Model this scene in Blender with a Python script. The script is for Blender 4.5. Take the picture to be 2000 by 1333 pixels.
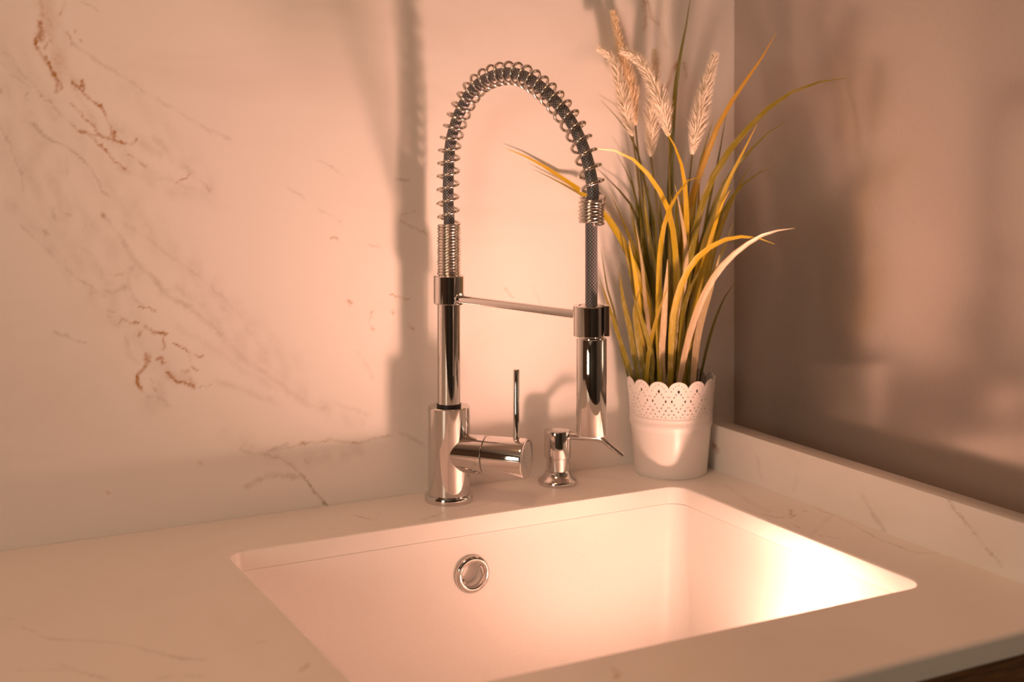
import bpy, bmesh, math, random
import numpy as np
from mathutils import Vector, Matrix, geometry

for _o in list(bpy.data.objects): bpy.data.objects.remove(_o, do_unlink=True)
scene = bpy.context.scene
C = scene.collection
PI = math.pi

# ------------------------------------------------------------------ camera
Z0 = 0.90                         # worktop height
F_PX, YAW, Y_HOR = 2569.8, 0.4889, 265.7
CAM_H = 0.41                      # camera height above the worktop
FW = Vector((math.sin(YAW), math.cos(YAW), 0)); RT = Vector((math.cos(YAW), -math.sin(YAW), 0))
CAM = Vector((0, 0, Z0 + CAM_H))
cd = bpy.data.cameras.new('camera'); cam = bpy.data.objects.new('camera', cd); C.objects.link(cam)
cam.location = CAM; cam.rotation_euler = (PI/2, 0, -YAW)
cd.sensor_width = 36; cd.lens = F_PX/2000*36; cd.shift_y = -(1333/2 - Y_HOR)/2000
cd.clip_start = 0.02
cd.dof.use_dof = True; cd.dof.focus_distance = 1.41; cd.dof.aperture_fstop = 4.0
scene.camera = cam

# ------------------------------------------------------------------ light of the room
w = bpy.data.worlds.new('world'); scene.world = w; w.use_nodes = True
w.node_tree.nodes['Background'].inputs[0].default_value = (1.0, .72, .52, 1); w.node_tree.nodes['Background'].inputs[1].default_value = 0.05
def area(name, loc, target, sx, sy, power, col):
    l = bpy.data.lights.new(name, 'AREA'); l.shape = 'RECTANGLE'; l.size = sx; l.size_y = sy; l.energy = power; l.color = col
    o = bpy.data.objects.new(name, l); C.objects.link(o); o.location = loc
    o.rotation_euler = (Vector(target) - Vector(loc)).to_track_quat('-Z', 'Y').to_euler()
    return o
area('window_left_offscreen', (-2.28, -0.85, 1.55), (0, -0.85, 1.45), 1.0, 1.1, 32, (1.0, .83, .62))      # daylight in the window of the left wall
SINK_LAMP = 31.0             # watts of the small spot lamp that lies in the sink
SINK_LAMP_COL = (1.0, .505, .36, 1)
CEIL_LAMP = 15.5
CEIL_LAMP_COL = (1.0, .48, .27, 1)
scene.cycles.max_bounces = 8; scene.cycles.diffuse_bounces = 5; scene.cycles.glossy_bounces = 5
scene.view_settings.view_transform = 'Standard'; scene.view_settings.look = 'None'
scene.view_settings.exposure = 0.0; scene.view_settings.gamma = 1.0; scene.view_settings.use_curve_mapping = False

# ------------------------------------------------------------------ measured places (metres)
YB = 1.3835                        # back wall
XP = 1.0653                        # right wall panel
XU, XU2, HU = 0.9787, 1.0030, 0.055  # upstand front, back, height
SX0, SX1, SY0, SY1 = 0.3584, 0.8979, 0.8833, 1.2726   # sink opening
YF = 0.763                         # worktop front edge
TH = 0.020                         # worktop thickness
XL = -1.2                          # worktop left end
ROOM = (-2.2, XP, -2.0, YB, 0.0, 2.5)

# ------------------------------------------------------------------ helpers
def ray(px, py): return FW + RT*((px-1000)/F_PX) + Vector((0, 0, -(py-Y_HOR)/F_PX))
def at_depth(px, py, d): return CAM + ray(px, py)*d
def on_y(px, py, y): r = ray(px, py); return CAM + r*(y/r.y)
def on_x(px, py, x): r = ray(px, py); return CAM + r*(x/r.x)
def on_z(px, py, z): r = ray(px, py); return CAM + r*((z-CAM.z)/r.z)

def tag(o, label=None, cat=None, group=None, kind=None):
    if label: o['label'] = label
    if cat: o['category'] = cat
    if group: o['group'] = group
    if kind: o['kind'] = kind
    return o
def empty(name, loc):
    o = bpy.data.objects.new(name, None); C.objects.link(o); o.location = loc; o.empty_display_size = .02
    return o
def link(name, me, mat, parent=None, smooth=True, angle=40):
    if mat: me.materials.append(mat)
    if smooth:
        me.polygons.foreach_set('use_smooth', [True]*len(me.polygons))
        me.set_sharp_from_angle(angle=math.radians(angle))
    o = bpy.data.objects.new(name, me); C.objects.link(o)
    if parent:
        o.parent = parent
        o.matrix_parent_inverse = Matrix.Translation(world_loc(parent)).inverted()
    return o
def world_loc(o):
    v = o.location.copy()
    if o.parent: v = v + world_loc(o.parent) + o.matrix_parent_inverse.translation
    return v
class MB:
    """collects world-space geometry of one part"""
    def __init__(s): s.v = []; s.f = []
    def add(s, vs, fs):
        k = len(s.v); s.v += [tuple(v) for v in vs]; s.f += [tuple(i+k for i in f) for f in fs]; return s
    def box(s, a, b):
        x0, y0, z0 = a; x1, y1, z1 = b
        vs = [(x0,y0,z0),(x1,y0,z0),(x1,y1,z0),(x0,y1,z0),(x0,y0,z1),(x1,y0,z1),(x1,y1,z1),(x0,y1,z1)]
        return s.add(vs, [(3,2,1,0),(4,5,6,7),(0,1,5,4),(1,2,6,5),(2,3,7,6),(3,0,4,7)])
    def lathe(s, prof, base, axis=(0,0,1), segs=48, a0=0, a1=2*PI, closed_prof=False):
        """prof: (radius, height along axis)"""
        ax = Vector(axis).normalized()
        e1 = ax.cross(Vector((0,0,1))) if abs(ax.z) < .9 else Vector((1,0,0)); e1.normalize(); e2 = ax.cross(e1)
        full = abs(a1-a0-2*PI) < 1e-6; n = segs if full else segs+1
        vs = []; 
        for r, h in prof:
            for i in range(n):
                a = a0+(a1-a0)*i/segs
                vs.append(Vector(base)+ax*h+(e1*math.cos(a)+e2*math.sin(a))*r)
        fs = []; m = len(prof)
        for j in range(m if closed_prof else m-1):
            j2 = (j+1) % m
            for i in range(segs):
                i2 = (i+1) % n
                fs.append((j*n+i, j*n+i2, j2*n+i2, j2*n+i))
        if not closed_prof:
            if prof[0][0] > 1e-6 and full: fs.append(tuple(range(n-1,-1,-1)))
            if prof[-1][0] > 1e-6 and full: fs.append(tuple((m-1)*n+i for i in range(n)))
        elif not full:
            fs.append(tuple(j*n for j in range(m-1,-1,-1))); fs.append(tuple(j*n+n-1 for j in range(m)))
        return s.add(vs, fs)
    def tube(s, pts, rad, segs=10, cap=True):
        P = [Vector(p) for p in pts]; n = len(P)
        R = rad if hasattr(rad, '__len__') else [rad]*n
        T = [(P[min(i+1,n-1)]-P[max(i-1,0)]).normalized() for i in range(n)]
        e = T[0].orthogonal().normalized(); vs = []
        for i in range(n):
            e = (e-T[i]*e.dot(T[i])).normalized(); b = T[i].cross(e)
            for k in range(segs):
                a = 2*PI*k/segs; vs.append(P[i]+(e*math.cos(a)+b*math.sin(a))*R[i])
        fs = [(i*segs+k, i*segs+(k+1)%segs, (i+1)*segs+(k+1)%segs, (i+1)*segs+k) for i in range(n-1) for k in range(segs)]
        if cap: fs += [tuple(range(segs-1,-1,-1)), tuple((n-1)*segs+k for k in range(segs))]
        return s.add(vs, fs)
    def mesh(s, name, merge=0):
        me = bpy.data.meshes.new(name); me.from_pydata(s.v, [], s.f); me.validate(); 
        bm = bmesh.new(); bm.from_mesh(me)
        if merge: bmesh.ops.remove_doubles(bm, verts=bm.verts, dist=merge)
        bmesh.ops.recalc_face_normals(bm, faces=bm.faces); bm.to_mesh(me); bm.free()
        return me
    def build(s, name, mat, parent=None, smooth=True, angle=40, merge=1e-6):
        return link(name, s.mesh(name, merge), mat, parent, smooth, angle)
def bevel(o, w, seg=2, angle=35):
    m = o.modifiers.new('bevel', 'BEVEL'); m.width = w; m.segments = seg; m.limit_method = 'ANGLE'; m.angle_limit = math.radians(angle); return o
def catmull(P, per=8):
    P = [Vector(p) for p in P]; out = []
    for i in range(len(P)-1):
        a, b, c, d = P[max(i-1,0)], P[i], P[i+1], P[min(i+2,len(P)-1)]
        for k in range(per):
            t = k/per
            out.append(.5*((2*b)+(c-a)*t+(2*a-5*b+4*c-d)*t*t+(3*b-a-3*c+d)*t**3))
    out.append(P[-1]); return out
def resample(P, n):
    P = [Vector(p) for p in P]; L = [0]
    for i in range(1, len(P)): L.append(L[-1]+(P[i]-P[i-1]).length)
    out = []; j = 0
    for k in range(n):
        t = L[-1]*k/(n-1)
        while j < len(P)-2 and L[j+1] < t: j += 1
        u = (t-L[j])/max(L[j+1]-L[j], 1e-9); out.append(P[j].lerp(P[j+1], min(max(u,0),1)))
    return out

# ------------------------------------------------------------------ materials
def new_mat(name):
    m = bpy.data.materials.new(name); m.use_nodes = True; nt = m.node_tree
    return m, nt, nt.nodes['Principled BSDF']
def N(nt, t, **k):
    n = nt.nodes.new(t)
    for a, b in k.items():
        if a in n.inputs: n.inputs[a].default_value = b
        else: setattr(n, a, b)
    return n
def L(nt, a, b): nt.links.new(a, b)
def simple(name, col, rough=.5, metal=0, spec=.5, noise=None, bump=None, scale=60, stretch=(1,1,1), coat=0):
    m, nt, p = new_mat(name)
    p.inputs['Base Color'].default_value = (*col, 1); p.inputs['Roughness'].default_value = rough; p.inputs['Metallic'].default_value = metal
    p.inputs['Specular IOR Level'].default_value = spec; p.inputs['Coat Weight'].default_value = coat
    if noise or bump:
        tc = N(nt, 'ShaderNodeTexCoord'); mp = N(nt, 'ShaderNodeMapping'); mp.inputs['Scale'].default_value = stretch
        nz = N(nt, 'ShaderNodeTexNoise', Scale=scale, Detail=6.0); L(nt, tc.outputs['Object'], mp.inputs[0]); L(nt, mp.outputs[0], nz.inputs['Vector'])
        if noise:
            cr = N(nt, 'ShaderNodeValToRGB'); cr.color_ramp.elements[0].position = .3; cr.color_ramp.elements[1].position = .7
            cr.color_ramp.elements[0].color = (*[c*(1-noise) for c in col], 1); cr.color_ramp.elements[1].color = (*[min(1,c*(1+noise)) for c in col], 1)
            L(nt, nz.outputs[0], cr.inputs[0]); L(nt, cr.outputs[0], p.inputs['Base Color'])
        if bump:
            b = N(nt, 'ShaderNodeBump', Strength=bump, Distance=.001); L(nt, nz.outputs[0], b.inputs['Height']); L(nt, b.outputs[0], p.inputs['Normal'])
    return m
def marble_mat():
    m, nt, p = new_mat('white_marble_gold_veins')
    tc = N(nt, 'ShaderNodeTexCoord')
    base = N(nt, 'ShaderNodeRGB'); base.outputs[0].default_value = (.86, .84, .81, 1)
    # soft cloudy tone, drawn out along the diagonal of the slab
    mp = N(nt, 'ShaderNodeMapping'); mp.inputs['Rotation'].default_value = (0, math.radians(40), 0); mp.inputs['Scale'].default_value = (1.2, 1.5, 4)
    L(nt, tc.outputs['Object'], mp.inputs[0])
    nz = N(nt, 'ShaderNodeTexNoise', Scale=2.6, Detail=7.0, Roughness=.55, Distortion=.6); L(nt, mp.outputs[0], nz.inputs['Vector'])
    r1 = N(nt, 'ShaderNodeMapRange'); r1.inputs[1].default_value = .5; r1.inputs[2].default_value = .8; r1.inputs[3].default_value = 0; r1.inputs[4].default_value = .35
    L(nt, nz.outputs[0], r1.inputs[0])
    mx = N(nt, 'ShaderNodeMix', data_type='RGBA'); mx.inputs['B'].default_value = (.66, .60, .50, 1)
    L(nt, r1.outputs[0], mx.inputs['Factor']); L(nt, base.outputs[0], mx.inputs['A'])
    last = mx.outputs['Result']
    for attr, col, sc in (('grey', (.33, .25, .16, 1), 150), ('gold', (.40, .175, .011, 1), 260)):
        at = N(nt, 'ShaderNodeAttribute', attribute_name=attr)
        n2 = N(nt, 'ShaderNodeTexNoise', Scale=float(sc), Detail=4.0); L(nt, tc.outputs['Object'], n2.inputs['Vector'])
        ra = N(nt, 'ShaderNodeMapRange'); ra.inputs[1].default_value = .3; ra.inputs[2].default_value = .62; ra.inputs[3].default_value = .55; ra.inputs[4].default_value = 1.15
        L(nt, n2.outputs[0], ra.inputs[0])
        mu = N(nt, 'ShaderNodeMath', operation='MULTIPLY', use_clamp=True); L(nt, at.outputs['Fac'], mu.inputs[0]); L(nt, ra.outputs[0], mu.inputs[1])
        m2 = N(nt, 'ShaderNodeMix', data_type='RGBA'); m2.inputs['B'].default_value = col
        L(nt, mu.outputs[0], m2.inputs['Factor']); L(nt, last, m2.inputs['A']); last = m2.outputs['Result']
    L(nt, last, p.inputs['Base Color'])
    p.inputs['Roughness'].default_value = .38; p.inputs['Specular IOR Level'].default_value = .35
    return m
M = {}
M['marble'] = marble_mat()
M['chrome'] = simple('polished_chrome', (.69, .67, .655), .05, 1.0)
M['steel_wire'] = simple('steel_wire', (.72, .68, .64), .13, 1.0)
M['sink'] = simple('white_sink_composite', (.88, .86, .83), .42, 0, .4, noise=.015, scale=400)
M['panel'] = simple('satin_grey_panel', (.52, .47, .43), .16, .60, .5, noise=.03, bump=.025, scale=90, stretch=(8, 8, 1))
M['pot'] = simple('white_painted_tin', (.88, .85, .82), .33, 0, .5)
M['dark'] = simple('black_rubber', (.015, .014, .013), .5)
M['nozzle'] = simple('grey_nozzle_plate', (.12, .12, .12), .5)
M['wood'] = simple('dark_walnut_front', (.17, .075, .022), .5, noise=.55, bump=.1, scale=26, stretch=(1, 8, 14))
M['carcass'] = simple('carcass_board', (.30, .22, .15), .6)
M['paint'] = simple('beige_wall_paint', (.32, .24, .18), .8, noise=.03, scale=3)
M['paint_dark'] = simple('dark_wall_paint', (.07, .055, .042), .7, noise=.05, scale=3)
M['ceiling'] = simple('ceiling_paint', (.55, .47, .40), .85, noise=.02, scale=2)
M['floor'] = simple('brown_floor', (.10, .065, .04), .5, noise=.2, scale=6, stretch=(8, 1, 1))
M['frame'] = simple('window_frame_white', (.7, .66, .6), .5)
M['plume'] = simple('cream_plume', (.95, .86, .72), .8, noise=.08, scale=300)
M['plume_tan'] = simple('tan_plume', (.94, .76, .52), .8, noise=.1, scale=300)
M['soil'] = simple('dark_plant_foam', (.03, .028, .012), .9, noise=.4, scale=200)
M['stalk'] = simple('olive_stalk', (.12, .10, .015), .6)
def hose_mat():
    m, nt, p = new_mat('grey_braided_hose')
    at = N(nt, 'ShaderNodeUVMap'); mp = N(nt, 'ShaderNodeMapping'); L(nt, at.outputs[0], mp.inputs[0])
    mp.inputs['Scale'].default_value = (22, 330, 1)
    ck = N(nt, 'ShaderNodeTexChecker', Scale=1.0); L(nt, mp.outputs[0], ck.inputs['Vector'])
    ck.inputs['Color1'].default_value = (.07, .07, .074, 1); ck.inputs['Color2'].default_value = (.34, .34, .35, 1)
    L(nt, ck.outputs[0], p.inputs['Base Color'])
    b = N(nt, 'ShaderNodeBump', Strength=.5, Distance=.0006); L(nt, ck.outputs['Fac'], b.inputs['Height']); L(nt, b.outputs[0], p.inputs['Normal'])
    p.inputs['Roughness'].default_value = .45; p.inputs['Metallic'].default_value = .35
    return m
M['hose'] = hose_mat()
def leaf_mat(name, a, b, pale):
    """two-tone blade: colour a at the foot, b at the tip (attribute 'along'), pale streaks painting highlights and glare into the colour"""
    m, nt, p = new_mat(name)
    at = N(nt, 'ShaderNodeAttribute', attribute_name='along'); tc = N(nt, 'ShaderNodeTexCoord')
    mx = N(nt, 'ShaderNodeMix', data_type='RGBA'); mx.inputs['A'].default_value = (*a, 1); mx.inputs['B'].default_value = (*b, 1)
    pw = N(nt, 'ShaderNodeMath', operation='POWER'); pw.inputs[1].default_value = 1.5; L(nt, at.outputs['Fac'], pw.inputs[0]); L(nt, pw.outputs[0], mx.inputs['Factor'])
    ac = N(nt, 'ShaderNodeAttribute', attribute_name='across'); oi = N(nt, 'ShaderNodeObjectInfo'); cx = N(nt, 'ShaderNodeCombineXYZ')
    for src, k, slot in ((ac.outputs['Fac'], 2.6, 0), (at.outputs['Fac'], 9.0, 1), (oi.outputs['Random'], 60.0, 2)):
        mm = N(nt, 'ShaderNodeMath', operation='MULTIPLY'); mm.inputs[1].default_value = k; L(nt, src, mm.inputs[0]); L(nt, mm.outputs[0], cx.inputs[slot])
    nz = N(nt, 'ShaderNodeTexNoise', Scale=1.6, Detail=6.0, Roughness=.65); L(nt, cx.outputs[0], nz.inputs['Vector'])
    ra = N(nt, 'ShaderNodeMapRange'); ra.inputs[1].default_value = .52; ra.inputs[2].default_value = .72; ra.inputs[4].default_value = pale
    L(nt, nz.outputs[0], ra.inputs[0])
    m2 = N(nt, 'ShaderNodeMix', data_type='RGBA'); m2.inputs['B'].default_value = (.80, .66, .50, 1)  # pinkish highlight streaks mixed into the blade colour
    L(nt, ra.outputs[0], m2.inputs['Factor']); L(nt, mx.outputs['Result'], m2.inputs['A']); L(nt, m2.outputs['Result'], p.inputs['Base Color'])
    p.inputs['Roughness'].default_value = .33
    return m
M['o'] = leaf_mat('olive_blade', (.21, .175, .014), (.23, .185, .014), .45)
M['d'] = leaf_mat('green_blade', (.125, .120, .012), (.130, .120, .012), .25)
M['y'] = leaf_mat('yellow_blade', (.34, .27, .014), (.74, .48, .015), .40)
M['r'] = leaf_mat('orange_blade', (.40, .26, .012), (.88, .46, .015), .25)
M['p'] = leaf_mat('pale_glare_blade', (.52, .40, .24), (.55, .45, .24), .95)  # blades whose pinkish-white glare is painted into the base colour
def emit(name, col, s):
    m = bpy.data.materials.new(name); m.use_nodes = True; nt = m.node_tree; nt.nodes.clear()
    e = N(nt, 'ShaderNodeEmission'); e.inputs[0].default_value = col; e.inputs[1].default_value = s
    o = N(nt, 'ShaderNodeOutputMaterial'); L(nt, e.outputs[0], o.inputs[0]); return m

# ------------------------------------------------------------------ veins of the marble (colour of the stone itself)
def fnoise(x, y, seed, freq):
    rs = np.random.RandomState(seed); s = np.zeros_like(x)
    for k in range(7):
        a = rs.uniform(0, 2*PI); f = freq*rs.uniform(.6, 1.6); s += np.sin((x*math.cos(a)+y*math.sin(a))*f+rs.uniform(0, 6.28))
    return s/3.0
def vein_field(A, B, lines, warp=.0009):
    """A, B: plane coordinates (metres) of the vertices; lines: ([(a, b)...], half width, strength)"""
    a = A+warp*fnoise(A, B, 3, 420)+.7*warp*fnoise(A, B, 5, 1100); b = B+warp*fnoise(A, B, 4, 420)+.7*warp*fnoise(A, B, 6, 1100)
    out = np.zeros_like(A); br = np.clip(.78+.45*fnoise(A, B, 9, 260), .25, 1.15)
    for pts, wd, st in lines:
        best = np.zeros_like(A); m = wd*2.6+warp*3
        for i in range(max(1, len(pts)-1)):
            p = pts[i]; q = pts[min(i+1, len(pts)-1)]
            sel = np.nonzero((A > min(p[0],q[0])-m) & (A < max(p[0],q[0])+m) & (B > min(p[1],q[1])-m) & (B < max(p[1],q[1])+m))[0]
            if not len(sel): continue
            dx, dy = q[0]-p[0], q[1]-p[1]; ll = dx*dx+dy*dy+1e-12
            t = np.clip(((a[sel]-p[0])*dx+(b[sel]-p[1])*dy)/ll, 0, 1)
            d = np.hypot(a[sel]-p[0]-t*dx, b[sel]-p[1]-t*dy)
            best[sel] = np.maximum(best[sel], np.exp(-(d/wd)**2))
        out = np.maximum(out, best*st*br)
    return np.clip(out, 0, 1)
# each: pixel polyline in the photograph, width in pixels, strength
GOLD = [
 ([(78,46),(80,62),(78,78)], 11, .95), ([(70,76),(72,92),(85,112),(95,122),(103,140),(113,158),(120,170)], 6, .95), ([(88,94),(91,83),(101,79),(105,88)], 4.5, .8),
 ([(110,158),(112,175),(110,183)], 5, .7), ([(138,160),(155,172),(163,182),(180,196),(195,205),(205,222),(212,240),(218,258),(220,272)], 4.5, .95),
 ([(158,156),(165,174),(156,167)], 5, .8), ([(140,200),(155,218),(172,235),(185,248),(192,262)], 3.6, .8),
 ([(158,256),(175,262),(195,265),(215,271),(228,276),(245,281),(258,281),(264,272)], 5, .95), ([(222,258),(220,272)], 8, .8), ([(178,268),(195,282),(212,300),(228,318),(244,331)], 3.6, .75),
 ([(250,300),(262,308)], 3, .6), ([(270,313),(283,326)], 3.4, .7), ([(345,357),(362,347),(370,340)], 3, .6), ([(392,350),(405,362),(410,375)], 2.6, .4),
 ([(80,0),(84,30)], 9, .35), ([(127,0),(118,28)], 5, .45), ([(128,62),(136,75),(140,82)], 4, .35), ([(147,59),(148,60)], 3, .7), ([(155,78),(158,81)], 4, .8),
 ([(88,0),(100,50),(112,100),(122,150)], 26, .27), ([(120,130),(150,170)], 18, .22), ([(150,190),(185,240)], 12, .12),
 ([(200,417),(204,424)], 5, .6), ([(270,601),(284,602)], 2.6, .6), ([(286,603),(295,603),(306,609)], 3.2, .7), ([(208,604),(220,611)], 3, .45), ([(232,632),(238,625),(255,630),(270,630)], 4, .75),
 ([(284,637),(300,648),(312,652),(324,654)], 5.5, .95), ([(270,657),(276,648)], 4.5, .75), ([(320,662),(322,678),(318,682)], 4.5, .85), ([(340,672),(351,676)], 3.8, .8),
 ([(358,682),(373,689)], 3.8, .8), ([(382,694),(396,697)], 3.4, .7), ([(291,697),(286,710),(278,722),(270,735),(267,748),(275,760)], 6, .95), ([(288,694),(286,706)], 8, .8),
 ([(306,704),(316,700),(318,708)], 5, .8), ([(328,730),(345,745),(360,748),(377,755)], 6, .95), ([(354,726),(369,727)], 5, .8), ([(375,716),(385,724)], 4, .75),
 ([(370,695),(371,706)], 4, .7), ([(390,757),(402,757),(412,752)], 3.2, .6), ([(292,742),(300,748)], 3, .6), ([(297,755),(305,764)], 3.6, .7), ([(330,735),(360,735),(375,750)], 14, .25),
 ([(678,588),(687,592)], 5, .6), ([(681,597),(683,599)], 3, .5), ([(767,609),(768,611)], 5.5, .8), ([(763,577),(782,581),(800,586)], 3, .6), ([(798,634),(808,645)], 3.2, .5), ([(728,640),(730,643)], 3.5, .5),
 ([(648,463),(661,467)], 3.6, .55), ([(588,867),(594,868)], 4.5, .6), ([(690,866),(697,866)], 3.5, .5), ([(640,857),(648,858)], 3, .35),
 ([(1256,0),(1262,30),(1258,60)], 8, .5), ([(1264,0),(1272,35),(1284,46)], 4.5, .6), ([(1302,172),(1314,140),(1322,124)], 8, .6), ([(1338,125),(1340,150)], 6, .4), ([(390,904),(392,907)], 4.5, .6), ([(211,960),(212,962)], 4, .6)]
GREY = [
 ([(60,240),(80,262),(100,276),(130,285),(155,305),(175,325),(190,350),(200,370),(214,384)], 4.5, .5), ([(66,240),(85,262),(100,275)], 4, .5), ([(170,318),(182,334),(190,350)], 4, .5),
 ([(0,250),(20,280),(35,320),(43,345),(45,372)], 5, .42), ([(8,103),(25,112),(32,128),(60,160),(90,195),(120,225),(150,255)], 5, .32), ([(0,120),(20,145),(35,152),(60,170)], 6, .28),
 ([(140,85),(170,105),(200,125),(240,150),(300,190),(350,220),(400,250),(450,272)], 6, .2), ([(155,0),(175,10),(192,22)], 4, .2), ([(300,270),(315,280),(340,310),(380,340),(410,372)], 14, .2),
 ([(210,240),(260,270),(310,300)], 22, .14), ([(230,330),(280,345),(330,352),(380,372)], 10, .18), ([(120,255),(130,300),(130,340)], 10, .15), ([(30,205),(55,195)], 5, .25), ([(48,190),(56,182)], 4, .5), ([(78,186),(81,189)], 3.5, .6), ([(0,172),(5,182)], 4, .5),
 ([(127,508),(133,528),(150,545),(175,557),(190,570),(205,582)], 5, .42), ([(180,568),(215,572),(245,562)], 13, .3), ([(200,420),(230,455),(250,490),(262,510),(300,545),(330,580),(370,600),(400,625),(435,655)], 10, .26),
 ([(230,430),(280,460),(330,500),(390,540),(440,585),(475,625)], 9, .22), ([(40,440),(70,470),(95,490),(112,512)], 6, .3), ([(100,402),(108,430)], 6, .45), ([(86,450),(92,458)], 6, .4), ([(125,416),(138,422)], 4, .45),
 ([(140,470),(180,500),(200,535)], 9, .22), ([(215,535),(240,537),(258,520)], 7, .26), ([(105,650),(125,655),(145,664),(165,670)], 4.5, .33), ([(290,775),(315,778),(330,792)], 9, .25),
 ([(262,516),(250,545),(260,580),(280,600)], 8, .25), ([(318,575),(345,560),(400,600)], 16, .18), ([(245,655),(250,690),(270,710)], 9, .2), ([(210,610),(230,640)], 10, .2), ([(440,660),(470,700),(520,730),(600,790),(650,800)], 14, .2),
 ([(430,600),(480,640),(520,690)], 9, .18), ([(350,640),(400,670),(470,720),(540,760)], 12, .14), ([(420,745),(470,760),(520,780),(550,790)], 10, .17), ([(60,300),(110,370),(150,420),(200,470),(260,540)], 45, .13),
 ([(10,150),(60,240),(110,330)], 40, .12), ([(150,300),(230,400),(330,500),(430,600),(560,720)], 40, .09), ([(620,410),(650,420),(668,440)], 3, .2), ([(720,478),(745,484)], 3, .45),
 ([(780,430),(800,440),(832,458)], 3, .5), ([(785,420),(810,412)], 3, .3), ([(772,348),(800,353)], 3.5, .4), ([(620,312),(645,325),(672,345)], 3, .3), ([(560,365),(595,388)], 3, .22), ([(725,610),(722,630),(732,645)], 3, .35),
 ([(545,880),(590,868),(650,860),(700,866),(735,856),(768,850)], 4, .42), ([(780,845),(815,862),(835,872)], 5, .35), ([(470,878),(500,890),(530,880),(560,868)], 6, .33), ([(500,885),(545,895),(572,912),(590,930)], 5, .4),
 ([(585,925),(600,943),(605,950),(620,968),(640,992)], 3.6, .8), ([(480,952),(510,936),(545,928),(590,933)], 9, .35), ([(520,928),(560,928)], 8, .3), ([(595,900),(602,905)], 6, .3), ([(650,790),(690,800),(720,812)], 8, .15), ([(700,690),(730,740)], 8, .12),
 ([(0,90),(60,170),(140,270),(230,380),(330,490),(440,600),(560,720)], 60, .12), ([(0,250),(70,370),(150,480),(230,590)], 55, .13), ([(250,170),(330,260),(420,380)], 40, .08), ([(180,560),(260,640),(330,730),(300,790)], 45, .12),
 ([(200,250),(260,320),(330,370),(400,380)], 30, .14), ([(360,560),(430,640),(520,700),(620,790),(700,830)], 30, .12), ([(440,850),(520,890),(620,900),(700,880)], 30, .12), ([(225,425),(300,490),(400,570)], 22, .12), ([(20,400),(90,470),(160,560)], 26, .13),
 ([(1040,560),(1060,600)], 4, .12), ([(985,565),(1002,582)], 4, .3), ([(1270,20),(1290,60),(1300,90)], 10, .15)]
TOP_GOLD = [([(1198,1306),(1210,1316),(1204,1326)], 9, .5), ([(1490,1006),(1518,1012),(1536,1010),(1546,1012),(1552,1006)], 4, .55), ([(1544,996),(1545,1008)], 4, .6), ([(1570,998),(1578,1000)], 4, .4), ([(473,1075),(475,1076)], 3, .7), ([(270,1158),(272,1158)], 3, .5)]
TOP_GREY = [([(45,1225),(75,1240),(100,1249),(150,1252),(220,1256),(270,1266),(310,1276),(330,1282),(370,1288),(400,1290)], 5, .33), ([(325,1281),(345,1285),(370,1288)], 6, .5), ([(0,1207),(30,1208)], 5, .25), ([(120,1300),(150,1312),(180,1320),(215,1330)], 6, .4),
 ([(30,1310),(100,1308),(150,1312)], 5, .25), ([(300,1328),(350,1320),(395,1322)], 6, .28), ([(590,1312),(600,1297)], 5.5, .5), ([(612,1270),(625,1262)], 4, .3), ([(500,1258),(515,1254)], 5, .2), ([(825,1016),(845,1010),(866,1003)], 3.5, .55), ([(690,1006),(730,1017)], 3.5, .35), ([(640,1032),(690,1036)], 6, .15), ([(740,1002),(735,1018)], 3, .2),
 ([(1420,950),(1470,985),(1500,1000)], 10, .15), ([(1600,1047),(1638,1052)], 4, .45), ([(1548,1024),(1562,1032)], 4, .45), ([(1590,992),(1640,1012),(1720,1055),(1780,1078),(1832,1082)], 5, .3), ([(1760,1070),(1790,1082),(1835,1080)], 4, .3), ([(1625,1006),(1600,1030),(1580,1050)], 10, .12),
 ([(960,955),(1010,968)], 4, .2), ([(880,1000),(930,990),(990,975)], 6, .12)]
UP_GOLD = [([(1392,868),(1402,880)], 9, .7)]
UP_GREY = [([(1685,970),(1705,1005),(1726,1036)], 9, .25), ([(1850,975),(1868,1000),(1890,1025),(1905,1045),(1930,1075),(1955,1105)], 4.5, .42), ([(1480,895),(1485,930)], 10, .12), ([(1560,905),(1550,960)], 8, .08)]
def to_plane(lines, fn, ia, ib):
    out = []
    for pts, wpx, st in lines:
        P = [fn(*p) for p in pts]; dep = (P[0]-CAM).dot(FW)
        out.append(([(p[ia], p[ib]) for p in P], max(wpx*.5*dep/F_PX*1.15, .0009), st))
    return out
def add_attr(me, name, vals):
    at = me.attributes.new(name, 'FLOAT', 'POINT'); at.data.foreach_set('value', np.asarray(vals, dtype=np.float32))
def grid_faces(na, nb, off=0):
    i, j = np.meshgrid(np.arange(na-1), np.arange(nb-1), indexing='ij'); q = (i*nb+j+off).ravel()
    return np.stack([q, q+nb, q+nb+1, q+1], 1)
def np_mesh(name, V, Fq):
    me = bpy.data.meshes.new(name); me.vertices.add(len(V)); me.vertices.foreach_set('co', np.asarray(V, dtype=np.float32).ravel())
    me.loops.add(Fq.size); me.loops.foreach_set('vertex_index', Fq.ravel().astype(np.int32)); me.polygons.add(len(Fq))
    me.polygons.foreach_set('loop_start', np.arange(0, Fq.size, 4, dtype=np.int32)); me.update(calc_edges=True); me.validate(); return me

# ------------------------------------------------------------------ the setting
x0, x1, y0, y1, z0, z1 = ROOM
def struct(name, mb, mat, label, cat='wall', **k):
    o = mb.build(name, mat, smooth=False, **k); tag(o, label, cat, kind='structure'); return o
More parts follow.
